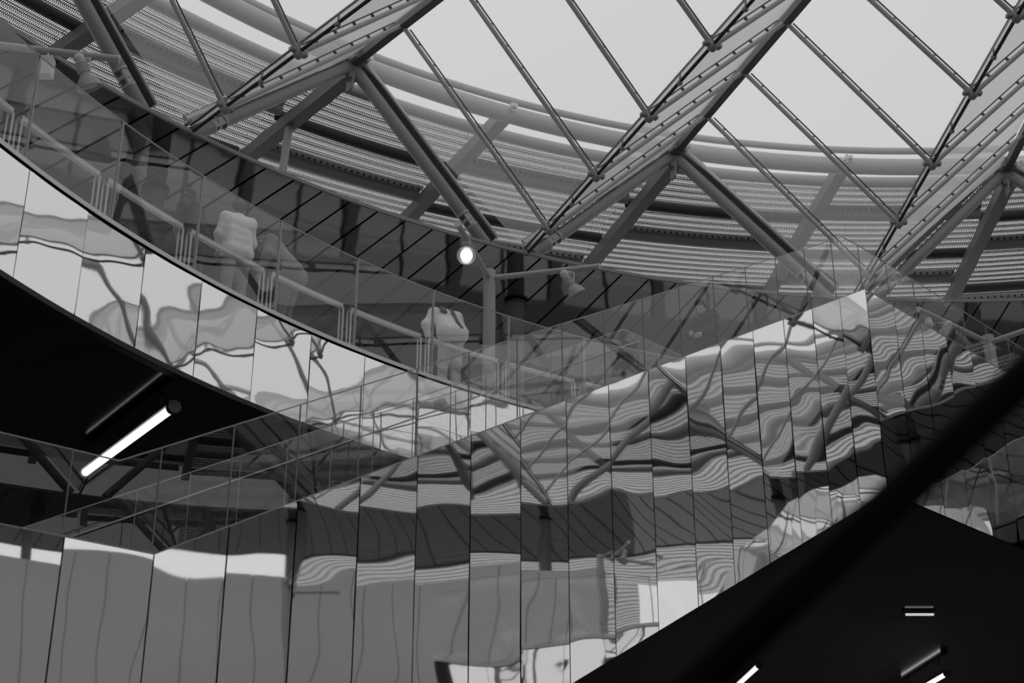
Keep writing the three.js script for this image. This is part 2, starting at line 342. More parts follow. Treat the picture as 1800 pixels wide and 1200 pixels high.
{
  const canopy = thing('sunshade_canopy', 'perforated corrugated metal sunshade canopy on ring pipes outside the glass roof', 'canopy', V(0, 0, 0), null, 'structure');
  part('ring_beam', ringTube(21.9, 17.65, 0.2, 0, 360, 200, 18), M.paint, canopy);
  part('ring_pipe', ringTube(22.43, 18.42, 0.085, 0, 360, 200, 12), M.paint, canopy);
  part('ring_pipe', ringTube(23.42, 18.1, 0.14, 0, 360, 200, 14), M.paint, canopy);
  const cuts = [];                                               // rafters stand at every ridge and between them
  for (let i = 0; i < KANG.length; i++) { cuts.push([SANG[i] + 1.8, 'A'], [KANG[i] + 0.75, 'B']); }
  const farDeck = [], farTube = [], farPlain = [], farBar = [];
  for (let i = 0; i < cuts.length; i++) {
    const [t0, set] = cuts[i]; let t1 = cuts[(i + 1) % cuts.length][0]; if (t1 < t0 - 1) t1 += 360;
    const near = i <= 8;
    const half = set === 'A' ? 0.55 : 0.55;
    const isK = set === 'B';
    // rafter: box beam running outward
    const r0 = isK ? 21.55 : 21.95, a = P(t0, r0, isK ? 17.35 : 17.7), b = P(t0, 31.3, 17.85);
    if (near) {
      const rf = part('rafter', barGeo(a, b, 0.3, 0.3), M.rafter, canopy);
      part('end_bracket', merge([barGeo(a.clone(), a.clone().lerp(b, -0.035), 0.05, 0.22), tubeGeo(a.clone().lerp(b, -0.03).add(V(-0.1, 0, -0.1)), a.clone().lerp(b, -0.03).add(V(0.1, 0, 0.1)), 0.06, 10)]), M.paintLight, rf);
    } else farBar.push(barGeo(a, b, 0.3, 0.34));
    // ring tubes of this bay: plain dark ones and ones with a bolted seat
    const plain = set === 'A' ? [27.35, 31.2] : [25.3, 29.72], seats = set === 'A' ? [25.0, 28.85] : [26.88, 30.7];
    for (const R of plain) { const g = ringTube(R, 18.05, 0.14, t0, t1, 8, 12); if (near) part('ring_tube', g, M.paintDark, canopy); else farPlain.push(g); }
    for (const R of seats) {
      const g = ringTube(R, 18.0, 0.14, t0 + half, t1 - half * 0.3, 8, 12);
      if (!near) { farTube.push(g); continue; }
      const tb = part('ring_tube', g, M.paint, canopy);
      part('bolt_seat', sweep([[R - 0.36, 18.1], [R - 0.1, 18.06], [R - 0.1, 18.08], [R - 0.36, 18.12]], t0 + half, t1 - half * 0.3, 8), M.paintLight, tb);
      const bolts = []; for (let t = t0 + half + 0.3; t < t1 - half * 0.3; t += 0.36) { const q = P(t, R - 0.25, 18.07); bolts.push(new THREE.CylinderGeometry(0.026, 0.026, 0.05, 6).translate(q.x, q.y, q.z)); }
      part('bolt', merge(bolts), M.rubber, tb, 'stuff');
    }
    // corrugated perforated planks
    for (let R = 23.62; R < 31.2; R += 0.31) {
      const g = sweep([[R - 0.02, 18.33], [R + 0.005, 18.27], [R + 0.275, 18.27], [R + 0.3, 18.33]], t0, t1, 6, { close: false });
      if (near) part('deck_plank', g, M.deck, canopy); else farDeck.push(g);
    }
  }
  part('deck_planks', merge(farDeck), M.deck, canopy, 'stuff');
  part('ring_tubes', merge(farTube), M.paint, canopy, 'stuff');
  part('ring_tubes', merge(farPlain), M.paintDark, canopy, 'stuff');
  part('rafters', merge(farBar), M.rafter, canopy, 'stuff');
  // upright screens of the same perforated sheet across the hall, mirrored in the stair
  part('upright_screen', sweep([[31.4, 13.2], [31.4, 18.3]], 40, 104, 40, { close: false, flip: true }), M.deck, canopy);
  part('upright_screen', sweep([[31.4, 8.0], [31.4, 13.2]], 40, 68, 20, { close: false, flip: true }), M.deck, canopy);
  part('upright_screen', sweep([[31.4, 8.0], [31.4, 13.2]], 79, 104, 20, { close: false, flip: true }), M.deck, canopy);
  part('upright_screen', sweep([[31.4, 8.0], [31.4, 13.2]], 104, 152, 30, { close: false, flip: true }), M.deck, canopy);
  // hanging post below the ridge rafter
  part('hanger_post', tubeGeo(P(-37.0, 24.6, 17.6), P(-37.6, 24.6, H.ceil + 0.4), 0.09, 12), M.paint, canopy);
}

// ---------------------------------------------------------------- columns behind the walkway
for (let i = 0; i < SANG.length; i++) {
  const t = SANG[i] + 3.35, c = thing('round_column', 'grey round column between balcony deck and dark ceiling', 'column', P(t, 22.7, H.deck), 'columns behind the balcony');
  part('shaft', new THREE.CylinderGeometry(0.19, 0.19, H.ceil - H.deck - 0.06, 24).translate(0, (H.ceil - H.deck) / 2, 0), M.paintMid, c);
  part('collar', new THREE.CylinderGeometry(0.26, 0.26, 0.05, 24).translate(0, H.ceil - H.deck - 0.05, 0), M.paintDark, c);
}

// ---------------------------------------------------------------- the staircase
const SC = 1.105, AP = V(4.583 * SC, 8 * SC + EYE, -16.638 * SC), sd = V(0.7443, 0, -0.6678), sn = V(0.6678, 0, 0.7443), ld = V(0.692, 0, -0.722), ln = V(0.722, 0, 0.692);
const S0 = -9.68 * SC, SLOPE = (8 - 2.735) / 9.68, PH = 2.74 * SC, WIDTH = 4.48;
const topAt = (s) => s < S0 ? S0 * SLOPE : s < 0 ? s * SLOPE : 0;      // panel top, metres below the apex
const glassAt = (s) => s < S0 - 0.37 ? S0 * SLOPE + 0.73 : s < -0.37 ? s * SLOPE + 0.93 : 0.73;
const onWall = (s, y, off = 0) => s <= 0 ? AP.clone().addScaledVector(sd, s).addScaledVector(sn, off).add(V(0, y, 0)) : AP.clone().addScaledVector(ld, s).addScaledVector(ln, off).add(V(0, y, 0));
{
  const st = thing('staircase', 'wide staircase clad in mirror-polished warped metal panels with glass balustrades', 'staircase', V(AP.x, 0, AP.z));
  const o = st.position.clone().negate(), put = (n, g, m, p = st, k) => part(n, g.translate(o.x, o.y, o.z), m, p, k);
  const joints = []; for (let i = 5; i > 0; i--) joints.push(S0 - i * 0.775); for (let i = 0; i <= 16; i++) joints.push(S0 * (1 - i / 16)); for (let i = 1; i <= 9; i++) joints.push(i * 0.79);
  for (let i = 0; i + 1 < joints.length; i++) {
    const s0 = joints[i] + 0.006, s1 = joints[i + 1] - 0.006, sm = (s0 + s1) / 2, right = sm > 0, k = i * 4.31 + 0.6;
    const n = right ? ln : sn, d = right ? ld : sd;
    const bulge = (x, y) => 0.006 * noise.noise(x * 0.22 + 3.1, y * 0.9, 7.7) + 0.0042 * noise.noise(x * 0.8 + k, y * 1.2 + k, k) + 0.0006 * noise.noise(x * 1.2 + k, y * 2.6, k);
    put('side_panel', wavySheet((u, v) => { const s = s0 + (s1 - s0) * u, y = topAt(s) - PH * (1 - v); return [onWall(s, y), s, y]; }, () => ({ n, du: d, dv: V(0, 1, 0) }), bulge, 10, 36), M.mirror);
  }
  // dark backing behind the panel joints, both sides, and the black underside
  const body = (s0, s1, n, name, mat, o0, o1, y0, y1) => {
    const pts = [onWall(s0, topAt(s0) + y0, o0), onWall(s1, topAt(s1) + y0, o0), onWall(s1, topAt(s1) + y1, o0), onWall(s0, topAt(s0) + y1, o0)];
    return put(name, polySheet(pts, o0 - o1, n), mat);
  };
  const spans = [[joints[0], S0, sn], [S0, -0.0001, sn], [0.0001, 7.1, ln]];
  for (const [a, b, n] of spans) {
    body(a, b, n, 'panel_backing', M.paint, -0.03, -0.08, -PH + 0.01, -0.01);
    body(a, b, n, 'far_side_backing', M.paint, -WIDTH + 0.08, -WIDTH + 0.03, -PH + 0.01, -0.01);
    body(a, b, n, 'underside', M.blackSoffit, -0.02, -WIDTH + 0.02, -PH, -PH + 0.06);
    body(a, b, n, 'walkway', M.concrete, -0.09, -WIDTH + 0.09, -0.75, -0.5);
  }
  // glass balustrades, near and far
  for (const off of [-0.05, -WIDTH + 0.05]) {
    const near = off > -1, shift = near ? 0 : 0;
    for (let i = 0; i + 1 < joints.length; i++) {
      const a = joints[i] + 0.004, b = joints[i + 1] - 0.004, kinks = [S0 - 0.37, S0, -0.37].filter((q) => q > a + 0.01 && q < b - 0.01);
      const xs = [a, ...kinks, b], n = (a + b) / 2 > 0 ? ln : sn;
      const top = xs.map((s) => onWall(s, glassAt(s), off)), bot = xs.map((s) => onWall(s, topAt(s) + 0.005, off));
      const pos = []; for (let j = 0; j + 1 < xs.length; j++) for (const p of [bot[j], bot[j + 1], top[j + 1], bot[j], top[j + 1], top[j]]) pos.push(p.x, p.y, p.z);
      const g = new THREE.BufferGeometry(); g.setAttribute('position', new THREE.Float32BufferAttribute(pos, 3)); g.computeVertexNormals(); g.setAttribute('uv', new THREE.Float32BufferAttribute(new Float32Array(pos.length / 3 * 2), 2));
      put('glass_pane', g, M.glass);
      const j0 = joints[i];
      put('glass_joint', barGeo(onWall(j0, topAt(j0), off), onWall(j0, glassAt(j0), off), 0.01, 0.01, n), M.paintMid);
      for (let j = 0; j + 1 < xs.length; j++) put('top_edge', barGeo(top[j], top[j + 1], 0.011, 0.011), M.paint);
    }
    const xs = [joints[0], S0, -0.0001];
    for (let j = 0; j < 2; j++) put('panel_top_trim', barGeo(onWall(xs[j], topAt(xs[j]) + 0.006, off + (near ? 0.03 : 0)), onWall(xs[j + 1], topAt(xs[j + 1]) + 0.006, off + (near ? 0.03 : 0)), 0.05, 0.012), M.paint);
    put('panel_top_trim', barGeo(onWall(0.0001, 0.006, off + (near ? 0.03 : 0)), onWall(7.1, 0.006, off + (near ? 0.03 : 0)), 0.05, 0.012), M.paint);
    if (!near) put('handrail', merge([barGeo(onWall(joints[0], topAt(joints[0]) + 0.62, off + 0.2), onWall(S0, topAt(S0) + 0.62, off + 0.2), 0.02, 0.02), barGeo(onWall(S0, topAt(S0) + 0.62, off + 0.2), onWall(-0.2, topAt(-0.2) + 0.62, off + 0.2), 0.02, 0.02)]), M.paint);
  }
}

// polished parapet of the stair on the opposite side, which the photograph shows mirrored in the near stair
{
  const st = thing('opposite_parapet', 'polished stair parapet across the hall, mirrored in the landing panels', 'parapet', P(36, 15.5, 0));
  const o = st.position.clone().negate(), K = [[14, 8.2], [26, 9.3], [37, 10.8], [47, 10.7], [58, 8.4]];
  const top = (t) => { for (let i = 0; i + 1 < K.length; i++) if (t <= K[i + 1][0]) return K[i][1] + (K[i + 1][1] - K[i][1]) * (t - K[i][0]) / (K[i + 1][0] - K[i][0]); return K.at(-1)[1]; };
  for (let i = 0; i < 16; i++) {
    const t0 = 14 + i * 2.75, t1 = t0 + 2.72, s = i * 2.3 + 0.4;
    const bulge = (x, y) => 0.007 * noise.noise(x * 0.8 + s, y * 1.0 + s, s * 0.37);
    part('parapet_panel', wavySheet((u, v) => { const t = t0 + (t1 - t0) * u, h = 6.3 + (top(t) - 6.3) * v; return [P(t, 15.5, h), (t - t0) * D2R * 15.5, h]; },
      (u) => { const t = (t0 + (t1 - t0) * u) * D2R; return { n: V(-Math.sin(t), 0, Math.cos(t)), du: V(Math.cos(t), 0, Math.sin(t)), dv: V(0, 1, 0) }; }, bulge, 6, 12).translate(o.x, o.y, o.z), M.mirrorFascia, st);
  }
}
// ---------------------------------------------------------------- lamps
const glow = (v) => new THREE.MeshStandardMaterial({ color: 0xffffff, emissive: 0xffffff, emissiveIntensity: v, roughness: 0.4 });
function tubeLight(a, b, label, lit = 2.2) {
  const t = thing('tube_light', label, 'tube light', a.clone(), 'tube lights under the balcony');
  const o = a.clone().negate(), dir = b.clone().sub(a).normalize(), put = (n, g, m) => part(n, g.translate(o.x, o.y, o.z), m, t);
  put('housing', barGeo(a.clone().add(V(0, 0.055, 0)), b.clone().add(V(0, 0.055, 0)), 0.15, 0.05), M.paintDark);
  put('lamp_tube', tubeGeo(a.clone().addScaledVector(dir, 0.05), b.clone().addScaledVector(dir, -0.05), 0.055, 14), glow(lit));
  put('end_cap', tubeGeo(a.clone().addScaledVector(dir, -0.03), a.clone().addScaledVector(dir, 0.06), 0.085, 16), M.paintDark);
  put('end_cap', tubeGeo(b.clone().addScaledVector(dir, -0.06), b.clone().addScaledVector(dir, 0.03), 0.085, 16), M.paintDark);
  for (const f of [0.15, 0.85]) { const q = a.clone().lerp(b, f); put('hanger', tubeGeo(q.clone().add(V(0, 0.06, 0)), V(q.x, H.soffit + EYE - 0.01, q.z), 0.012, 6), M.paintDark); }
  const L = new THREE.RectAreaLight(0xffffff, 1.5, 0.08, a.distanceTo(b) * 0.95); L.name = 'tube_glow';
  L.position.copy(a).lerp(b, 0.5).add(V(0, -0.08, 0)); L.up.copy(dir); scene.add(L); L.lookAt(L.position.clone().add(V(0, -1, 0))); scene.attach(L);
}
const A1 = V(-4.22, 6.35 + EYE, -16.6), B1 = V(-6.07, 6.35 + EYE, -19.23);
tubeLight(A1, B1, 'long lit tube light under the black balcony soffit beside the curved fascia');
tubeLight(V(5.77, 6.35 + EYE, -33.4), V(5.6, 6.35 + EYE, -36.9), 'lit tube light far under the balcony, its end showing below the sloping stair');
tubeLight(V(10.44, 6.35 + EYE, -34.45), V(10.3, 6.35 + EYE, -37.9), 'lit tube light far under the balcony, its end showing below the landing downlight');

function spotlight(top, aim, lit, label) {
  const s = thing('spotlight', label, 'spotlight', top, 'spotlights hung from the mast arms');
  part('yoke', merge([barGeo(V(0, 0, 0), V(0, -0.03, 0), 0.12, 0.05, V(0, 0, 1)), barGeo(V(0.05, -0.02, 0), V(0.05, -0.2, 0), 0.02, 0.05, V(0, 0, 1)), tubeGeo(V(0, -0.02, 0), V(0, 0.05, 0), 0.02, 8)]), M.paintLight, s);
  const head = new THREE.Group(); head.name = 'lamp_head'; s.add(head);
  head.position.set(0, -0.24, 0);  head.quaternion.setFromUnitVectors(V(0, 1, 0), aim.clone().normalize());   // +y of the head points where it shines
  const prof = [[0.07, -0.02], [0.085, 0.03], [0.12, 0.07], [0.15, 0.12], [0.165, 0.18], [0.175, 0.19], [0.175, 0.215], [0.158, 0.215], [0.15, 0.19], [0.13, 0.17], [0.1, 0.17], [0.0, 0.17]].map(([x, y]) => new THREE.Vector2(x * 0.9, y * 0.9));
  part('reflector_housing', new THREE.LatheGeometry(prof, 28), M.paint, head);
  const fins = [new THREE.CylinderGeometry(0.055, 0.055, 0.2, 14).translate(0, -0.1, 0), new THREE.SphereGeometry(0.07, 14, 10).translate(0, -0.21, 0)];
  for (let i = 0; i < 5; i++) fins.push(new THREE.CylinderGeometry(0.08, 0.08, 0.012, 16).translate(0, -0.03 - i * 0.03, 0));
  part('heat_sink', merge(fins), M.paintLight, head);
  part('lens', new THREE.CylinderGeometry(0.1, 0.1, 0.01, 28).translate(0, 0.165, 0), lit ? glow(0.9) : grey(0.5, 0.15, 0), head);
  if (lit) {
    const leds = []; for (let r = 0; r < 4; r++) for (let k = 0; k < (r ? r * 6 : 1); k++) leds.push(new THREE.SphereGeometry(0.0085, 8, 6).translate(Math.cos(k / (r * 6 || 1) * 6.283) * r * 0.028, 0.172, Math.sin(k / (r * 6 || 1) * 6.283) * r * 0.038));
    part('led_array', merge(leds), glow(3), head);
    const L = new THREE.SpotLight(0xffffff, 30, 30, 0.6, 0.5); L.name = 'led_beam'; L.castShadow = true;
    const p = top.clone().add(V(0, -0.24, 0)).addScaledVector(aim.clone().normalize(), 0.24); L.position.copy(p); L.target.position.copy(p).add(aim); scene.add(L, L.target);
  }
  return s;
}
function mast(pos, topH, arms, label, base = H.deck) {
  const m = thing('light_mast', label, 'light mast', V(pos.x, base + EYE, pos.z), 'light masts round the hall');
  const hh = topH - base;
  part('pole', merge([new THREE.CylinderGeometry(0.105, 0.105, hh, 22).translate(0, hh / 2, 0), new THREE.SphereGeometry(0.105, 22, 8, 0, 7, 0, 1.57).scale(1, 0.25, 1).translate(0, hh, 0)]), M.paint, m);
  part('base_plate', new THREE.CylinderGeometry(0.2, 0.2, 0.03, 22).translate(0, 0.015, 0), M.paint, m);
  for (const [dx, dz, L] of arms) { const l = Math.hypot(dx, dz), e = V(dx / l * L, hh - 0.13, dz / l * L); part('arm', merge([tubeGeo(V(0, hh - 0.13, 0), e, 0.048, 16)]), M.paint, m); part('arm_cap', tubeGeo(e, e.clone().multiplyScalar(1).add(V(dx / l * 0.02, 0, dz / l * 0.02)), 0.052, 16), M.paintLight, m); }
}
// mast behind the balcony glass, in full view
mast(V(-0.38, 0, -21.4), 10.62, [[-0.46, 1.9, 1.95], [1.8, 0.44, 1.86]], 'grey light mast with two arms standing clear behind balcony glass');
spotlight(V(-0.72, 10.45 + EYE, -20.0), V(0.05, -0.55, 1), true, 'lit round LED spotlight glowing towards the hall');
spotlight(V(0.97, 10.45 + EYE, -21.07), V(0.6, -0.9, -0.3), false, 'unlit bell spotlight under the arm that points along the dark ceiling');
mast(V(-6.88, 0, -14.7), 10.62, [[1.42, -0.3, 1.93], [0.3, 1.42, 1.9]], 'grey light mast whose arm reaches past the first balcony panes');
spotlight(V(-5.36, 10.45 + EYE, -15.02), V(0.4, -1, -0.4), false, 'unlit bell spotlight on the arm beside a small box');
{
  const b = thing('control_box', 'small pale control box clamped under a mast arm', 'box', V(-5.82, 10.44 + EYE, -14.92));
  part('case', new THREE.BoxGeometry(0.17, 0.26, 0.14).translate(0, -0.2, 0), M.paintLight, b);
  part('bracket', new THREE.BoxGeometry(0.14, 0.03, 0.08).translate(0, -0.055, 0), M.steel, b);
  part('clamp', new THREE.CylinderGeometry(0.02, 0.02, 0.08, 8).translate(0, -0.03, 0), M.steel, b);
}
mast(V(8.92, 0, -24.4), 10.75, [[-1.72, 1.5, 2.25], [1.5, 1.72, 2.0]], 'grey light mast beyond the stair landing glass');
spotlight(V(7.75, 10.58 + EYE, -23.38), V(-0.5, -0.85, -0.25), false, 'unlit bell spotlight above the stair landing');
{
  const b = thing('speaker_box', 'dark angled loudspeaker box under a mast arm by the landing', 'speaker', V(8.1, 10.55 + EYE, -23.68));
  part('case', new THREE.CylinderGeometry(0.13, 0.17, 0.3, 8).rotateZ(0.5).translate(0.03, -0.25, 0), M.paintDark, b);
  part('bracket', new THREE.BoxGeometry(0.04, 0.12, 0.04).translate(0, -0.06, 0), M.paint, b);
  const c = thing('dome_camera', 'small round white dome camera under a mast arm by the landing', 'camera', V(7.42, 10.55 + EYE, -23.09));
  part('mount', new THREE.CylinderGeometry(0.06, 0.06, 0.06, 14).translate(0, -0.06, 0), M.paintLight, c);
  part('dome', new THREE.SphereGeometry(0.085, 16, 12).translate(0, -0.14, 0), M.paintLight, c);
}
// two more across the hall, seen mirrored in the stair panels
mast(P(103, 19, 0), 10.6, [[-1, -0.5, 1.9], [0.5, -1, 1.9]], 'tall light mast standing on the hall floor, mirrored in the stair panels', -1.6);
mast(P(73, 18.6, 0), 11.0, [[-1, -0.4, 1.9], [0.4, -1, 1.9]], 'light mast on the far balcony, mirrored in the stair panels');
{
  const a = P(103, 19, 10.43), b = P(73, 18.6, 10.83);
  spotlight(a.add(V(-1.25, 0, -0.62)), V(-0.5, -0.9, 0.2), false, 'bell spotlight on the floor-standing mast, mirrored in the stair panels');
  spotlight(b.add(V(-1.3, 0, -0.52)), V(-0.5, -0.9, 0.2), false, 'bell spotlight on the far balcony mast, mirrored in the stair panels');
}
// fittings on the black underside of the stair
{
  const q = V(7.36, 5.78 + EYE, -25.5);
  const f = thing('linear_downlight', 'short lit downlight on the black underside of the landing', 'downlight', q);
  part('housing', new THREE.BoxGeometry(0.6, 0.05, 0.1).translate(0, 0.01, 0), M.paintDark, f);
  part('diffuser_lamp', new THREE.BoxGeometry(0.5, 0.03, 0.07).translate(0, -0.03, 0), glow(0.8), f);
  const L = new THREE.RectAreaLight(0xffffff, 0.8, 0.5, 0.07); L.name = 'downlight_glow'; L.position.copy(q).add(V(0, -0.06, 0)); scene.add(L); L.lookAt(L.position.clone().add(V(0, -1, 0)));
  const d = thing('smoke_detector', 'tiny pale detector on the black underside of the stair', 'detector', V(4.62, 5.15 + EYE, -18.6));
  part('body', new THREE.CylinderGeometry(0.05, 0.04, 0.06, 14), M.paintMid, d);
  part('base', new THREE.CylinderGeometry(0.06, 0.06, 0.03, 14).translate(0, 0.04, 0), M.paintMid, d);
}
// ---------------------------------------------------------------- handrail right in front of the camera
{
  const ray = (px, py, dist) => { const x = (px - 900) / 2500, y = (600 - py) / 2500, c = Math.cos(23.57 * D2R), s = Math.sin(23.57 * D2R); return V(x * dist, EYE + (y * c + s) * dist, -(c - y * s) * dist); };
  const a = ray(900, 1510, 1.35), b = ray(2300, 190, 2.0);
  const r = thing('stair_handrail', 'blurred black stair handrail crossing close in front', 'handrail', V(a.x, 0, a.z));
  const o = r.position.clone().negate(), put = (n, g) => part(n, g.translate(o.x, o.y, o.z), M.railBlack, r);
  put('rail', tubeGeo(a, b, 0.023, 20));
  for (const q of [a, b]) put('post', tubeGeo(V(q.x, 0, q.z), q, 0.02, 14));
}

// ---------------------------------------------------------------- people
// distance fields of tapered bones joined smoothly, meshed with surface nets
function bone(a, b, ra, rb) { return { a, b, ra, rb, ab: b.clone().sub(a), l2: Math.max(1e-9, a.distanceToSquared(b)) }; }
function field(bones, k) {
  return (x, y, z) => {
    let d = 10;
    for (const c of bones) {
      let px = x - c.a.x, py = y - c.a.y, pz = z - c.a.z;
      const t = Math.min(1, Math.max(0, (px * c.ab.x + py * c.ab.y + pz * c.ab.z) / c.l2));
      px -= t * c.ab.x; py -= t * c.ab.y; pz -= t * c.ab.z;
      const e = Math.sqrt(px * px + py * py + pz * pz) - (c.ra + (c.rb - c.ra) * t);
      const h = Math.max(k - Math.abs(d - e), 0) / k; d = Math.min(d, e) - h * h * k * 0.25;
    }
    return d;
  };
}
function nets(bones, k, cell, cut, folds = 0) {
  const lo = V(1e9, 1e9, 1e9), hi = V(-1e9, -1e9, -1e9);
  for (const b of bones) for (const [p, r] of [[b.a, b.ra], [b.b, b.rb]]) { lo.min(p.clone().addScalar(-r - 3 * cell)); hi.max(p.clone().addScalar(r + 3 * cell)); }
  const f1 = field(bones, k), f0 = folds ? (x, y, z) => f1(x, y, z) + folds * noise.noise(x * 8 + 2, y * 11, z * 8) + folds * 0.5 * noise.noise(x * 19, y * 23, z * 19) : f1, f = cut ? (x, y, z) => Math.max(f0(x, y, z), cut(x, y, z)) : f0;
  const nx = Math.ceil((hi.x - lo.x) / cell) + 1, ny = Math.ceil((hi.y - lo.y) / cell) + 1, nz = Math.ceil((hi.z - lo.z) / cell) + 1;
  const g = new Float32Array(nx * ny * nz), id = new Int32Array(nx * ny * nz).fill(-1), at = (i, j, l) => (l * ny + j) * nx + i;
  for (let l = 0; l < nz; l++) for (let j = 0; j < ny; j++) for (let i = 0; i < nx; i++) g[at(i, j, l)] = f(lo.x + i * cell, lo.y + j * cell, lo.z + l * cell);
  const pos = [], nor = [], idx = [];
  for (let l = 0; l + 1 < nz; l++) for (let j = 0; j + 1 < ny; j++) for (let i = 0; i + 1 < nx; i++) {
    let n = 0, sx = 0, sy = 0, sz = 0;
    const edge = (a, b, x0, y0, z0, x1, y1, z1) => { const u = g[a], w = g[b]; if ((u < 0) !== (w < 0)) { const t = u / (u - w); sx += x0 + (x1 - x0) * t; sy += y0 + (y1 - y0) * t; sz += z0 + (z1 - z0) * t; n++; } };
    const c = [0, 1, 2, 3, 4, 5, 6, 7].map((q) => at(i + (q & 1), j + (q >> 1 & 1), l + (q >> 2)));
    for (let q = 0; q < 8; q++) for (const m of [1, 2, 4]) if (!(q & m)) { const r = q | m; edge(c[q], c[r], q & 1, q >> 1 & 1, q >> 2, r & 1, r >> 1 & 1, r >> 2); }
    if (!n) continue;
    id[at(i, j, l)] = pos.length / 3;
    const x = lo.x + (i + sx / n) * cell, y = lo.y + (j + sy / n) * cell, z = lo.z + (l + sz / n) * cell, e = cell * 0.5;
    pos.push(x, y, z);
    const v = V(f(x + e, y, z) - f(x - e, y, z), f(x, y + e, z) - f(x, y - e, z), f(x, y, z + e) - f(x, y, z - e)).normalize(); nor.push(v.x, v.y, v.z);
  }
  const quad = (a, b, c, d, flip) => { if (a < 0 || b < 0 || c < 0 || d < 0) return; flip ? idx.push(a, c, b, a, d, c) : idx.push(a, b, c, a, c, d); };
  for (let l = 1; l + 1 < nz; l++) for (let j = 1; j + 1 < ny; j++) for (let i = 1; i + 1 < nx; i++) {
    const s = g[at(i, j, l)] < 0;
    if (s !== g[at(i + 1, j, l)] < 0) quad(id[at(i, j - 1, l - 1)], id[at(i, j, l - 1)], id[at(i, j, l)], id[at(i, j - 1, l)], !s);
    if (s !== g[at(i, j + 1, l)] < 0) quad(id[at(i - 1, j, l - 1)], id[at(i - 1, j, l)], id[at(i, j, l)], id[at(i, j, l - 1)], !s);
    if (s !== g[at(i, j, l + 1)] < 0) quad(id[at(i - 1, j - 1, l)], id[at(i, j - 1, l)], id[at(i, j, l)], id[at(i - 1, j, l)], !s);
  }
  const q = new THREE.BufferGeometry();
  q.setAttribute('position', new THREE.Float32BufferAttribute(pos, 3)); q.setAttribute('normal', new THREE.Float32BufferAttribute(nor, 3)); q.setAttribute('uv', new THREE.Float32BufferAttribute(new Float32Array(pos.length / 3 * 2), 2)); q.setIndex(idx);
  return q;
}
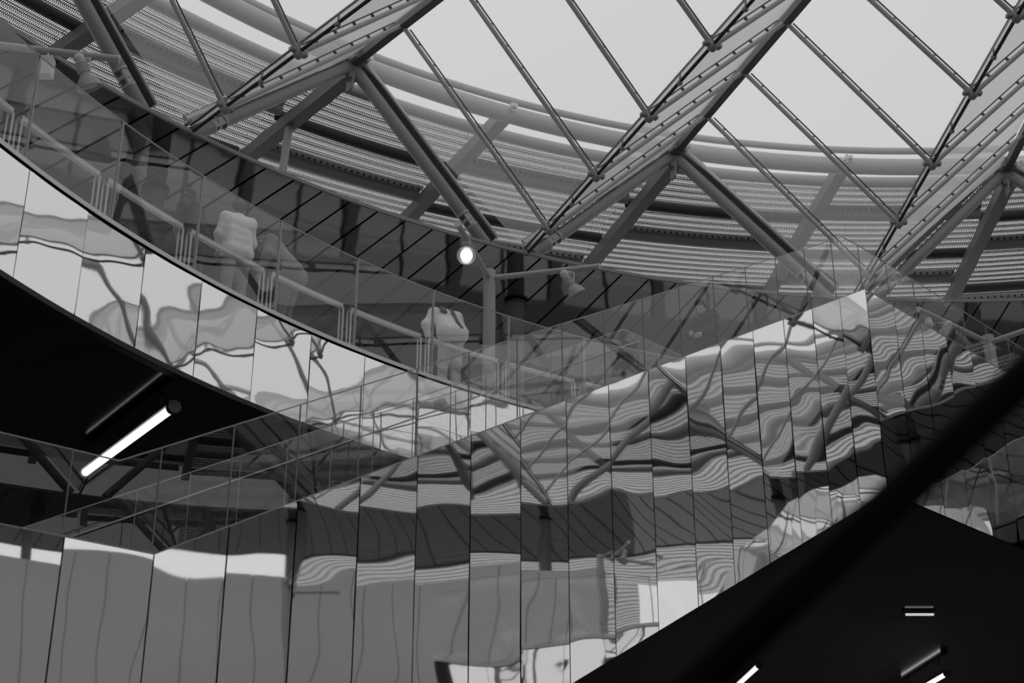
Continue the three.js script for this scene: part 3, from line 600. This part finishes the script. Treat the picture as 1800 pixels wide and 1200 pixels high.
// z is forward, feet at y = 0; lean bends at the hips, arms given as elbow and wrist [x, y, z] in the upright chest frame
function person(o) {
  const g = thing('person', o.label, 'person', o.at); g.rotation.y = o.turn; g.scale.setScalar(o.scale ?? 1);
  const hipY = 0.93 - (o.crouch ?? 0), lean = o.lean ?? 0, side = o.side ?? 0;
  const up = (x, y, z) => { const p = V(x, y - 0.93, z); p.applyAxisAngle(V(1, 0, 0), lean); p.applyAxisAngle(V(0, 0, 1), side); return p.add(V(0, hipY, o.back ?? 0)); };
  const nod = (x, y, z) => { const p = V(x, y - 1.5, z); p.applyAxisAngle(V(0, 1, 0), o.look ?? 0); p.applyAxisAngle(V(1, 0, 0), o.nod ?? 0.1); return up(p.x, p.y + 1.5, p.z + 0.01); };
  const J = { chest: up(0, 1.28, 0), belly: up(0, 1.08, 0.01), neck: up(0, 1.46, 0) };
  const legs = [], shoes = [], arms = [], sleeves = [], hands = [];
  for (const s of [-1, 1]) {
    const hip = V(0.09 * s, hipY - 0.02, o.back ?? 0), ank = V(0.11 * s, 0.09, (o.step ?? 0) * s), knee = hip.clone().lerp(ank, 0.5).add(V(0, 0, 0.03 + (o.crouch ?? 0) * 0.9));
    legs.push(bone(hip, knee, 0.098, 0.068), bone(knee, ank, 0.066, 0.052));
    shoes.push(bone(ank.clone().add(V(0, -0.03, -0.03)), ank.clone().add(V(0.015 * s, -0.05, 0.14)), 0.048, 0.038));
    const a = s < 0 ? o.left : o.right, sh = up(0.185 * s, 1.41, 0), el = up(...(a?.[0] ?? [0.25 * s, 1.14, -0.02])), wr = up(...(a?.[1] ?? [0.25 * s, 0.9, 0.08]));
    arms.push(bone(sh, el, 0.05, 0.04), bone(el, wr, 0.04, 0.028)); sleeves.push(bone(up(0.08 * s, 1.42, 0), sh, 0.07, 0.072), bone(sh, el, 0.068, 0.056));
    if (o.longSleeves !== false) sleeves.push(bone(el, wr.clone().lerp(el, 0.12), 0.055, 0.044));
    const dir = wr.clone().sub(el).normalize(), palm = wr.clone().addScaledVector(dir, 0.075), fw = V(0, 0, 1), across = dir.clone().cross(fw).normalize();
    if (!(across.length() > 0.5)) across.set(1, 0, 0);
    const curl = across.clone().cross(dir).multiplyScalar(-1);
    hands.push(bone(wr, palm, 0.026, 0.034));
    for (let q = 0; q < 4; q++) {
      const base = palm.clone().addScaledVector(across, (q - 1.5) * 0.021), L = [0.06, 0.072, 0.068, 0.052][q], mid = base.clone().addScaledVector(dir, L * 0.6).addScaledVector(curl, 0.012);
      hands.push(bone(base, mid, 0.011, 0.009), bone(mid, mid.clone().addScaledVector(dir, L * 0.35).addScaledVector(curl, 0.032), 0.009, 0.008));
    }
    const tb = wr.clone().addScaledVector(dir, 0.03).addScaledVector(across, -0.03), tm = tb.clone().addScaledVector(across, -0.025).addScaledVector(dir, 0.03);
    hands.push(bone(tb, tm, 0.013, 0.011), bone(tm, tm.clone().addScaledVector(dir, 0.03).addScaledVector(curl, 0.015), 0.011, 0.009));
  }
  const head = [bone(nod(0, 1.575, 0.005), nod(0, 1.64, -0.005), 0.078, 0.09), bone(nod(0, 1.545, 0.055), nod(0, 1.6, 0.05), 0.038, 0.05), bone(nod(0, 1.6, 0.098), nod(0, 1.575, 0.112), 0.008, 0.014),
    bone(nod(-0.086, 1.61, -0.005), nod(-0.086, 1.57, 0.0), 0.018, 0.012), bone(nod(0.086, 1.61, -0.005), nod(0.086, 1.57, 0.0), 0.018, 0.012), bone(nod(-0.02, 1.535, 0.092), nod(0.02, 1.535, 0.092), 0.01, 0.01)];
  const skinB = [bone(J.neck, nod(0, 1.56, 0), 0.056, 0.052), ...arms, bone(J.neck, J.belly, 0.06, 0.1), ...legs.map((b) => bone(b.a, b.b, b.ra * 0.8, b.rb * 0.8))];
  const body = merge([nets(skinB, 0.04, 0.018), nets(head, 0.03, 0.009), nets(hands, 0.008, 0.0065)]);
  part('body', body, M.skin, g);
  for (const s of [-1, 1]) { const e = nod(0.032 * s, 1.612, 0.088); part('eye', new THREE.SphereGeometry(0.012, 8, 6).translate(e.x, e.y, e.z), M.black, g); }
  part('trousers', nets([...legs.map((b) => bone(b.a, b.b, b.ra + 0.012, b.rb + 0.02)), bone(V(-0.06, hipY + 0.02, o.back ?? 0), V(0.06, hipY + 0.02, o.back ?? 0), 0.105, 0.105)], 0.04, 0.016, null, 0.01), o.trousers, g);
  const f = o.bulk ?? 1;
  part(o.topName ?? 'shirt', nets([...sleeves.map((b) => bone(b.a, b.b, b.ra * f, b.rb * f)), bone(up(-0.11, 1.34, 0), up(0.11, 1.34, 0), 0.098 * f, 0.098 * f), bone(up(-0.095, 1.18, 0), up(0.095, 1.18, 0), 0.1 * f, 0.1 * f), bone(up(-0.1, 1.05, 0), up(0.1, 1.05, 0), 0.112 * f, 0.112 * f), bone(up(-0.11, 0.9, 0), up(0.11, 0.9, 0), 0.124 * f, 0.124 * f), bone(J.neck, up(0, 1.38, 0), 0.062 * f, 0.08 * f)], 0.06, 0.015, null, 0.003), o.top, g);
  for (const [i, s] of shoes.entries()) part('shoe', nets([s], 0.02, 0.012), M.shoe, g);
  const c0 = nod(0, 1.655, -0.02), hb = [bone(nod(0, 1.625, -0.022), nod(0, 1.665, -0.012), 0.098, 0.095), ...(o.longHair ? [bone(nod(-0.06, 1.6, -0.04), nod(-0.07, 1.53, -0.04), 0.06, 0.05), bone(nod(0.06, 1.6, -0.04), nod(0.07, 1.53, -0.04), 0.06, 0.05)] : [bone(nod(0, 1.6, -0.05), nod(0, 1.56, -0.05), 0.072, 0.055)])];
  const face = nod(0, 1.56, 0.13);
  part('hair', nets(hb, 0.03, 0.011, (x, y, z) => 0.115 - Math.hypot(x - face.x, y - face.y, z - face.z)), o.hair, g);
  if (o.strap) {
    const zup = up(0, 1.2, -1).sub(up(0, 1.2, 0)), run = (pts, w) => { for (let i = 0; i + 1 < pts.length; i++) part('bag_strap', barGeo(pts[i], pts[i + 1], w, 0.014, zup), M.black, g); };
    run([up(-0.05, 1.47, 0.0), up(-0.05, 1.42, -0.12), up(-0.06, 1.25, -0.13), up(-0.07, 1.05, -0.135), up(-0.1, 0.88, -0.14)], 0.05);
    run([up(0.09, 1.47, -0.03), up(0.09, 1.42, -0.125), up(0.095, 1.27, -0.13)], 0.1);
  }
  return g;
}
M.skin = grey(0.38, 0.55); M.shoe = grey(0.04, 0.5);
const cloth = (v) => grey(v, 0.9, 0, { sheen: 0.3, sheenRoughness: 0.6 });
const CL = { white: cloth(0.85), light: cloth(0.5), mid: cloth(0.2), dark: cloth(0.03), darker: cloth(0.05), grey: cloth(0.3) };
const outward = (t) => Math.atan2(Math.sin(t * D2R), -Math.cos(t * D2R));
const DK = H.deck;
person({ label: 'person in a black jacket with hood-dark hair, back turned, arm bent out', at: P(-56.3, 16.95, DK), turn: outward(-56.6) + 0.35, lean: 0.3, side: 0.1, scale: 1.0, top: CL.dark, topName: 'jacket', bulk: 1.16, trousers: CL.darker, hair: CL.dark, nod: 0.25, right: [[0.36, 1.16, 0.02], [0.22, 1.02, 0.2]], left: [[-0.33, 1.18, 0.1], [-0.18, 1.1, 0.28]] });
person({ label: 'person all in black standing half hidden beside the black-jacketed one', at: P(-57.6, 17.5, DK), turn: outward(-58) - 0.3, lean: 0.25, scale: 0.9, top: CL.dark, topName: 'jacket', bulk: 1.1, trousers: CL.dark, hair: CL.dark, nod: 0.2 });
person({ label: 'person with short grey hair in a white shirt, seen from behind', at: P(-53.75, 16.95, DK), turn: outward(-54.5) - 0.35, lean: 0.1, scale: 1.05, top: CL.white, bulk: 1.05, trousers: cloth(0.32), hair: cloth(0.1), nod: 0.15, left: [[-0.26, 1.16, 0.1], [-0.15, 1.06, 0.3]], right: [[0.25, 1.15, 0.06], [0.16, 1.05, 0.28]] });
person({ label: 'person in a grey jacket bending far forward, only back visible', at: P(-50.3, 17.05, DK), turn: outward(-51) + 0.5, lean: 0.6, back: -0.1, scale: 1.12, top: CL.grey, topName: 'jacket', bulk: 1.25, trousers: CL.mid, hair: CL.mid, nod: 1.0, left: [[-0.26, 1.2, 0.14], [-0.18, 1.1, 0.34]], right: [[0.28, 1.2, 0.12], [0.18, 1.1, 0.34]] });
person({ label: 'person in a white shirt with dark bag straps leaning away', at: P(-39.4, 16.98, DK), turn: outward(-40) - 0.25, lean: 0.6, back: -0.1, scale: 1.1, top: CL.white, bulk: 1.12, trousers: CL.light, hair: CL.mid, nod: 0.9, strap: true, left: [[-0.3, 1.2, 0.12], [-0.24, 1.02, 0.3]], right: [[0.32, 1.2, 0.1], [0.26, 1.0, 0.24]] });
person({ label: 'dark-haired person in dark clothes on the stair landing, looking down', at: V(3.24, 8.38 + EYE, -21.55), turn: -0.7, lean: 0.14, scale: 1.0, top: CL.dark, topName: 'jacket', bulk: 1.1, trousers: CL.dark, hair: CL.dark, longHair: true, nod: 0.4, left: [[-0.28, 1.18, 0.1], [-0.12, 1.12, 0.32]], right: [[0.28, 1.18, 0.1], [0.1, 1.08, 0.32]] });

renderer.render(scene, camera);
